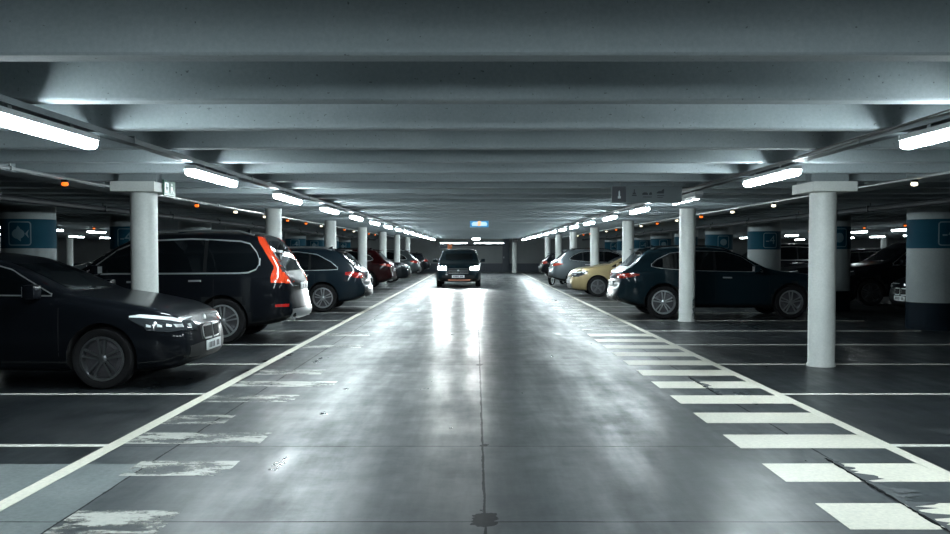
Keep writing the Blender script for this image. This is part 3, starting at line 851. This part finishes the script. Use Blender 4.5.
    for sy in (1, -1):
        MB().lathe([(.035, -.02), (.035, .12), (.028, .12), (.028, 0)], (X(L)-.0, sy*W*.33, S['bot'][-1][1]-.005), 'x', 14, caps=False).build('exhaust_tip', M['chrome'], root)
    if S.get('spoiler'):
        s0, z0 = S['spoiler']
        MB().prism([(X(s0), z0-.02), (X(s0)-.26, z0-.035), (X(s0)-.27, z0-.012), (X(s0), z0+.012)], -W*.33, W*.33, 'y').build('roof_spoiler', body_mat, root)
    if S.get('fin', 1):
        s0 = S['finpos']; z0 = interp(tops, s0)
        MB().prism([(X(s0)+.09, z0-.015), (X(s0)-.07, z0-.015), (X(s0)-.08, z0+.055), (X(s0)-.05, z0+.055)], -.016, .016, 'y').build('antenna_fin', body_mat, root)
    # wheels
    for ax_ in (fa, ra):
        for sy in (1, -1):
            tb, rb, db = S['_w']
            o = tb.build('wheel', M['tyre'], root, angle=50); o.location = (X(ax_), sy*(W/2-.125), R)
            if sy < 0: o.rotation_euler = (0, 0, PI)
            rb.build('rim', M[rim], o, angle=40); db.build('brake_disc', M['disc'], o)
    return root

def spec(**k):
    S = dict(k); S['_w'] = wheel_mesh(S.get('R', .34), .22, S.get('spokes', (5, True))); return S
SEDAN = spec(name='sedan_car', kidney=True, L=4.42, W=1.80, H=1.43, R=.335, fa=.86, ra=3.55, spokes=(5, True),
    top=[(0, .64), (.03, .72), (.10, .775), (.3, .845), (.8, .94), (1.25, .995), (1.75, 1.24), (2.1, 1.375), (2.45, 1.425), (2.9, 1.425), (3.3, 1.36), (3.75, 1.19), (4.05, 1.08), (4.3, 1.04), (4.39, .97), (4.42, .85)],
    belt=[(0, .62), (.3, .76), (1.2, .93), (2.5, .97), (3.6, 1.01), (4.42, .95)],
    bot=[(0, .27), (.15, .19), (.5, .17), (3.8, .18), (4.2, .24), (4.42, .36)],
    dlo=[[(1.42, .98, .99), (1.9, .985, 1.24), (2.3, .99, 1.345), (2.9, 1.0, 1.35), (3.3, 1.01, 1.28), (3.68, 1.04, 1.10)]],
    dlo_split=[[(1.45, .985, 1.0), (1.9, .99, 1.23), (2.2, .995, 1.325), (2.45, 1.0, 1.345)], [(2.50, 1.0, 1.345), (2.9, 1.005, 1.345), (3.3, 1.015, 1.275), (3.62, 1.04, 1.12)]],
    chrome_line=True, ws=(1.02, 1.36), rw=(1.10, 1.34),
    head=([(.02, .64, .745), (.15, .62, .78), (.3, .635, .80), (.45, .70, .81), (.57, .77, .80)], [(.44, .62, .72), (.70, .63, .74), (.86, .64, .745)], [(.05, .72, .75), (.15, .745, .78), (.3, .765, .80), (.45, .78, .812), (.56, .785, .80)]),
    tail=([[(4.1, .84, .93), (4.35, .80, .93)]], [[(.45, .80, .92), (.8, .82, .93)]]),
    seams=[1.32, 2.47], handles=[2.1, 3.05], sillz=.30, mirror=(1.55, .96), grille=(.36, .50, .66), fplate=.42, badge=.72, rplate=.72, rb=(.38, .5), finpos=3.1, nf=.80)
SUV = spec(name='suv_car', trim_w=.024, L=4.84, W=1.92, H=1.77, R=.37, fa=.92, ra=3.74, spokes=(5, True), clad=.03,
    top=[(0, .70), (.03, .85), (.12, .95), (.4, 1.04), (1.2, 1.13), (1.45, 1.19), (1.95, 1.55), (2.25, 1.70), (2.6, 1.75), (3.4, 1.77), (4.1, 1.755), (4.32, 1.72), (4.44, 1.62), (4.62, 1.30), (4.74, 1.08), (4.80, 1.02), (4.84, .90)],
    belt=[(0, .68), (.3, .92), (1.3, 1.05), (2.5, 1.08), (4.0, 1.10), (4.84, 1.06)],
    bot=[(0, .34), (.15, .26), (.5, .24), (4.2, .25), (4.5, .30), (4.84, .40)],
    dlo=[[(1.55, 1.10, 1.13), (2.0, 1.11, 1.46), (2.35, 1.11, 1.60), (3.2, 1.115, 1.635), (4.0, 1.12, 1.60), (4.16, 1.13, 1.56), (4.28, 1.18, 1.42), (4.32, 1.25, 1.32)]],
    dlo_split=[[(1.58, 1.105, 1.13), (2.0, 1.115, 1.455), (2.35, 1.12, 1.59), (2.55, 1.12, 1.61)], [(2.61, 1.12, 1.61), (3.2, 1.12, 1.63), (3.42, 1.12, 1.63)], [(3.48, 1.12, 1.63), (4.0, 1.125, 1.595), (4.15, 1.135, 1.555), (4.27, 1.18, 1.42), (4.31, 1.25, 1.33)]],
    chrome_line=True, ws=(1.20, 1.68), rw=(1.14, 1.62),
    head=([(.08, .78, .90), (.3, .80, .96), (.48, .86, .97)], [(.55, .76, .90), (.86, .78, .93)], [(.1, .89, .91), (.45, .95, .965)]),
    tail=([[(.99, 4.53, 4.82), (1.08, 4.52, 4.82), (1.17, 4.54, 4.77), (1.21, 4.56, 4.73), (1.26, 4.56, 4.68), (1.38, 4.48, 4.59), (1.52, 4.39, 4.50), (1.64, 4.31, 4.42), (1.74, 4.26, 4.35)]], [[(.70, .98, 1.16), (.84, .98, 1.16)]]),
    tail_kw={'vert': True}, tail_mat=M['red_lens'], reflector=[(4.60, .60, .64), (4.80, .60, .65)],
    seams=[1.42, 2.58, 3.60], handles=[2.2, 3.2], sillz=.42, mirror=(1.75, 1.10), grille=(.36, .62, .86), fplate=.50, badge=.74, rplate=.92, rb=(.40, .56), rb_mat=M['steel'],
    rails=(2.2, 4.2), rail_chrome=True, finpos=3.9, nf=.82, nr=.80)
ESTATE = spec(name='estate_car', L=4.66, W=1.87, H=1.60, R=.35, fa=.88, ra=3.66, spokes=(5, True),
    top=[(0, .66), (.03, .78), (.12, .86), (.4, .94), (1.15, 1.04), (1.4, 1.10), (1.95, 1.43), (2.25, 1.545), (2.6, 1.585), (3.3, 1.60), (3.8, 1.57), (4.02, 1.53), (4.2, 1.40), (4.42, 1.14), (4.55, 1.03), (4.62, .98), (4.66, .84)],
    belt=[(0, .64), (.3, .84), (1.3, .97), (2.5, 1.0), (3.8, 1.03), (4.66, 1.0)],
    bot=[(0, .30), (.15, .22), (.5, .20), (4.0, .21), (4.4, .27), (4.66, .38)],
    dlo=[[(1.5, 1.01, 1.03), (1.95, 1.02, 1.34), (2.3, 1.02, 1.46), (3.0, 1.03, 1.485), (3.5, 1.04, 1.42), (3.85, 1.05, 1.24), (4.02, 1.06, 1.10)]],
    dlo_split=[[(1.53, 1.015, 1.035), (1.95, 1.025, 1.33), (2.3, 1.03, 1.45), (2.5, 1.03, 1.465)], [(2.56, 1.03, 1.47), (3.0, 1.035, 1.475), (3.3, 1.04, 1.45)], [(3.36, 1.04, 1.44), (3.5, 1.045, 1.41), (3.85, 1.055, 1.23), (3.98, 1.065, 1.11)]],
    chrome_line=True, ws=(1.10, 1.51), rw=(1.12, 1.46),
    head=([(.08, .70, .80), (.3, .72, .86), (.5, .80, .87)], [(.50, .68, .80), (.84, .70, .82)], [(.1, .79, .81), (.45, .85, .865)]),
    tail=([[(4.22, .93, .99), (4.40, .86, 1.0), (4.58, .84, .98)]], [[(.45, .86, .97), (.82, .84, .97)]]), tail_mat=M['red_dim'],
    seams=[1.38, 2.53, 3.46], handles=[2.15, 3.1], sillz=.36, mirror=(1.68, 1.01), grille=(.42, .54, .74), fplate=.44, badge=.64, rplate=.86, rb=(.38, .52),
    rails=(2.1, 3.85), rail_chrome=True, finpos=3.7, nf=.80, nr=.80, spoiler=(3.92, 1.55), tumble=.21)
CROSS = spec(name='suv_car', trim_w=.008, L=4.74, W=1.90, H=1.62, R=.37, fa=.92, ra=3.76, spokes=(5, True), clad=.02, arch=.05,
    top=[(0, .68), (.03, .82), (.12, .91), (.4, .99), (1.2, 1.08), (1.45, 1.14), (2.0, 1.46), (2.3, 1.565), (2.7, 1.61), (3.4, 1.62), (3.95, 1.585), (4.12, 1.54), (4.28, 1.38), (4.48, 1.16), (4.64, 1.07), (4.71, 1.01), (4.74, .88)],
    belt=[(0, .66), (.3, .88), (1.3, 1.0), (2.5, 1.03), (3.8, 1.09), (4.74, 1.06)],
    bot=[(0, .32), (.15, .24), (.5, .22), (4.1, .23), (4.45, .29), (4.74, .40)],
    dlo=[[(1.55, 1.05, 1.07), (2.0, 1.055, 1.38), (2.35, 1.06, 1.49), (3.1, 1.08, 1.51), (3.6, 1.11, 1.46), (3.9, 1.14, 1.32), (4.02, 1.17, 1.22)]],
    dlo_split=[[(1.58, 1.055, 1.075), (2.0, 1.06, 1.37), (2.35, 1.065, 1.48), (2.58, 1.07, 1.495)], [(2.64, 1.075, 1.50), (3.1, 1.085, 1.50), (3.45, 1.105, 1.47)], [(3.51, 1.11, 1.46), (3.88, 1.145, 1.31), (3.98, 1.17, 1.22)]],
    chrome_line=True, ws=(1.14, 1.54), rw=(1.16, 1.48),
    head=([(.08, .74, .86), (.3, .76, .92), (.5, .84, .93)], [(.50, .72, .86), (.85, .74, .88)], [(.1, .85, .87), (.45, .91, .925)]),
    tail=([[(4.30, .97, 1.0), (4.48, .93, 1.02), (4.66, .90, 1.01)]], [[(.40, .92, 1.0), (.84, .90, 1.0)]]),
    seams=[1.42, 2.61, 3.56], handles=[2.25, 3.2], sillz=.40, mirror=(1.74, 1.05), grille=(.45, .56, .80), fplate=.46, badge=.70, rplate=.78, rb=(.40, .50),
    rails=(2.2, 3.95), finpos=3.8, nf=.80, nr=.80, spoiler=(4.0, 1.57))
def taller(S, f):
    for k_ in ('top', 'belt'): S[k_] = [(a, b*f) for a, b in S[k_]]
    S['H'] *= f
    for k_ in ('dlo', 'dlo_split'): S[k_] = [[(a, lo*f, hi*f) for a, lo, hi in w_] for w_ in S[k_]]
    for k_ in ('ws', 'rw'): S[k_] = tuple(v*f for v in S[k_])
    S['mirror'] = (S['mirror'][0], S['mirror'][1]*f)
taller(SEDAN, 1.045); taller(SUV, 1.035)
HATCH = spec(name='hatchback_car', L=4.05, W=1.77, H=1.44, R=.335, fa=.84, ra=3.38, spokes=(5, False),
    top=[(0, .68), (.03, .80), (.10, .87), (.35, .95), (1.0, 1.04), (1.25, 1.09), (1.7, 1.32), (2.0, 1.41), (2.4, 1.44), (3.1, 1.42), (3.45, 1.38), (3.6, 1.30), (3.82, 1.05), (3.95, .96), (4.02, .92), (4.05, .80)],
    belt=[(0, .66), (.3, .84), (1.2, .96), (2.4, .99), (4.05, 1.0)],
    bot=[(0, .24), (.15, .19), (.5, .18), (3.5, .19), (3.8, .25), (4.05, .36)],
    dlo=[[(1.3, .99, 1.01), (1.7, 1.0, 1.22), (2.1, 1.01, 1.32), (2.8, 1.02, 1.32), (3.3, 1.05, 1.22)]],
    dlo_split=[[(1.33, .995, 1.01), (1.7, 1.005, 1.215), (2.1, 1.015, 1.315), (2.28, 1.015, 1.32)], [(2.33, 1.02, 1.32), (2.8, 1.03, 1.315), (3.25, 1.055, 1.22)]],
    ws=(1.09, 1.36), rw=(1.06, 1.34),
    head=([(.08, .66, .80), (.3, .70, .85), (.50, .80, .86)], [(.45, .66, .78), (.80, .66, .82)], [(.1, .79, .81), (.45, .845, .86)]),
    tail=([[(3.75, .84, .95), (3.98, .82, .96)]], [[(.40, .84, .95), (.78, .82, .95)]]),
    seams=[1.22, 2.3], handles=[1.95, 2.9], sillz=.32, mirror=(1.5, .98), grille=(.46, .42, .66), fplate=.50, badge=.72, rplate=.62, rb=(.34, .46), finpos=3.2, nf=.76, nr=.82, spoiler=(3.35, 1.40))

BLK = paint('black', (.004, .005, .007))
def side_pos(x_end, ynear, S): return (x_end, ynear)
def left_car(S, end, yn, facing, *a, **k):      # facing True: nose to the lane
    cx = end - S['L']/2
    return make_car(S, (cx, yn+S['W']/2, 0), 0 if facing else PI, *a, **k)
def right_car(S, end, yn, facing, *a, **k):
    cx = end + S['L']/2
    return make_car(S, (cx, yn+S['W']/2, 0), PI if facing else 0, *a, **k)

left_car(SEDAN, -3.20, 9.66, True, 'black sedan facing the lane, nearest car at the lower left', body_mat=BLK, rim='rim_dark')
left_car(SUV, -3.02, 14.5, False, 'large black SUV with tall red tail lamps, second from left edge', body_mat=BLK, rim='rim')
left_car(ESTATE, -2.80, 22.15, False, 'black estate with silver roof rails behind the large black SUV', body_mat=paint('blueblack', (.006, .011, .016)), rim='rim')
left_car(CROSS, -3.32, 35.0, False, 'dark red SUV parked left of the lane', body_mat=paint('red', (.012, .0008, .0012)), rim='rim')
left_car(HATCH, -3.28, 43.0, True, 'dark hatchback facing the lane just beyond the dark red SUV', body_mat=paint('graphite', (.02, .024, .028), .5), rim='rim')
left_car(ESTATE, -3.25, 50.2, False, 'second farthest car left of the lane, a grey estate', body_mat=paint('grey2', (.05, .06, .065), .6), rim='rim')
left_car(HATCH, -3.2, 60.0, False, 'farthest car left of the lane, a black hatchback', body_mat=BLK, rim='rim_dark')
right_car(CROSS, 3.20, 19.9, False, 'dark blue SUV with red tail lamps parked right of the lane, behind the second column', body_mat=paint('petrol', (.0045, .012, .017), .2), rim='rim')
right_car(HATCH, 3.20, 29.6, True, 'beige hatchback facing the lane on the right', body_mat=paint('beige', (.27, .215, .115), .3), rim='rim_dark')
right_car(CROSS, 3.18, 37.1, False, 'grey SUV with red tail lamps behind the beige hatchback', body_mat=paint('grey', (.085, .10, .11), .5), rim='rim_dark')
right_car(HATCH, 3.65, 49.6, False, 'farthest car right of the lane, black with red tail lamps', body_mat=BLK, rim='rim')
# rows behind the thick pillars
right_car(SUV, 9.9, 24.5, True, 'black SUV nosing between the thick pillars, seen right of the capital column', body_mat=BLK, rim='rim_dark')
right_car(SEDAN, 9.85, 19.7, True, 'black sedan half hidden behind the thick pillar at the right picture edge', body_mat=BLK, rim='rim_dark')
right_car(ESTATE, 10.2, 29.6, True, 'black estate behind the dark blue SUV bonnet, between the thick pillars', body_mat=BLK, rim='rim_dark')
right_car(SUV, 9.9, 37.1, True, 'black SUV behind the dark blue SUV roof, beyond the thick pillars', body_mat=BLK, rim='rim_dark')
left_car(ESTATE, -9.9, 30.0, False, 'dark estate far behind the windscreen of the large black SUV', body_mat=paint('grey2', (.05, .06, .065), .6), rim='rim_dark')
c = make_car(CROSS, (-.74, 37.4+CROSS['L']/2, 0), -PI/2, 'dark SUV driving towards the viewer with both headlights lit', body_mat=paint('petrol', (.0045, .012, .017), .2), rim='rim_dark', lights_on=True)
# its headlights and an emissive strip for the reddish glow at the lower grille
for sx in (-.66, .66):
    ld = bpy.data.lights.new('headlight_beam', 'SPOT'); ld.energy = HEAD_W; ld.spot_size = math.radians(56); ld.spot_blend = .9; ld.color = (.92, 1, 1); ld.shadow_soft_size = .09
    lo = bpy.data.objects.new('headlight_beam', ld); COL.objects.link(lo); lo.parent = c
    lo.location = (CROSS['L']/2+.16, sx, .80); lo.rotation_euler = (0, -math.radians(90-11), 0)
MB().cbox(CROSS['L']/2-.03, CROSS['L']/2+.03, -.42, .50, .30, .37, .02).build('bumper_glow', mat('warm_glow', (.6, .3, .2), .3, emit=(1, .45, .30), estr=.9), c)

# ------------------------------------------------------------------ motorcycle
t = thing('motorcycle', 'silver motorcycle parked between the grey SUV and the farthest right car', 'motorcycle', (3.66, 40.35, 0), math.radians(65))
def bike_wheel(x):
    b = MB(); b.lathe([(.25, -.05), (.29, -.065), (.31, 0), (.29, .065), (.25, .05), (.25, -.05)], (x, 0, .31), 'y', 28, caps=False)
    o = b.build('wheel', M['tyre'], t)
    r = MB(); r.lathe([(.25, -.03), (.25, .03), (.235, .03), (.235, -.03), (.25, -.03)], (x, 0, .31), 'y', 28, caps=False)
    for i in range(5):
        a = 2*PI*i/5; r.tube([(x, 0, .31), (x+.24*math.cos(a), 0, .31+.24*math.sin(a))], .014, 6)
    r.build('rim', M['rim'], o)
bike_wheel(-.72); bike_wheel(.72)
b = MB(); b.lathe([(.02, -.26), (.12, -.20), (.165, 0), (.14, .16), (.04, .24)], (.12, 0, .86), 'x', 16); b.build('fuel_tank', paint('silver', (.45, .48, .5), .6), t)
MB().cbox(-.72, -.08, -.13, .13, .80, .88, .035).build('seat', M['black_trim'], t)
MB().cbox(-.86, -.50, -.09, .09, .72, .80, .03).build('tail_section', paint('silver', (.45, .48, .5), .6), t)
MB().cbox(-.90, -.855, -.07, .07, .73, .79, .01).build('tail_lamp', M['red_lens'], t)
MB().cbox(-.22, .28, -.16, .16, .30, .66, .05).build('engine', M['steel'], t)
b = MB(); b.tube([(.72, -.09, .31), (.42, -.09, 1.0)], .022, 8); b.tube([(.72, .09, .31), (.42, .09, 1.0)], .022, 8); b.build('fork', M['steel'], t)
b = MB(); b.tube([(.28, -.38, 1.06), (.38, -.15, 1.02), (.38, .15, 1.02), (.28, .38, 1.06)], .014, 8); b.build('handlebar', M['black_trim'], t)
b = MB(); b.tube([(-.72, 0, .31), (-.15, 0, .42)], .03, 8); b.tube([(-.75, 0, .75), (.0, 0, .80), (.42, 0, .98)], .028, 8); b.tube([(-.45, .1, .75), (-.72, .1, .31)], .018, 6); b.build('frame', M['black_trim'], t)
for sy in (-1, 1):
    b = MB(); b.tube([(.30, sy*.30, 1.05), (.34, sy*.34, 1.22)], .008, 6); b.lathe([(.02, -.015), (.055, 0), (.02, .02)], (.34, sy*.36, 1.26), 'x', 12); b.build('mirror', M['black_trim'], t)
b = MB(); b.lathe([(.03, 0), (.09, .04), (.09, .12)], (.44, 0, .92), 'x', 16); b.build('headlamp', M['clear_lens'], t)
b = MB(); b.tube([(.0, -.15, .34), (-.5, -.17, .32), (-.9, -.18, .42)], .045, 10); b.build('exhaust_pipe', M['chrome'], t)
MB().tube([(-.05, .12, .32), (-.12, .30, .01)], .012, 6).build('side_stand', M['steel'], t)
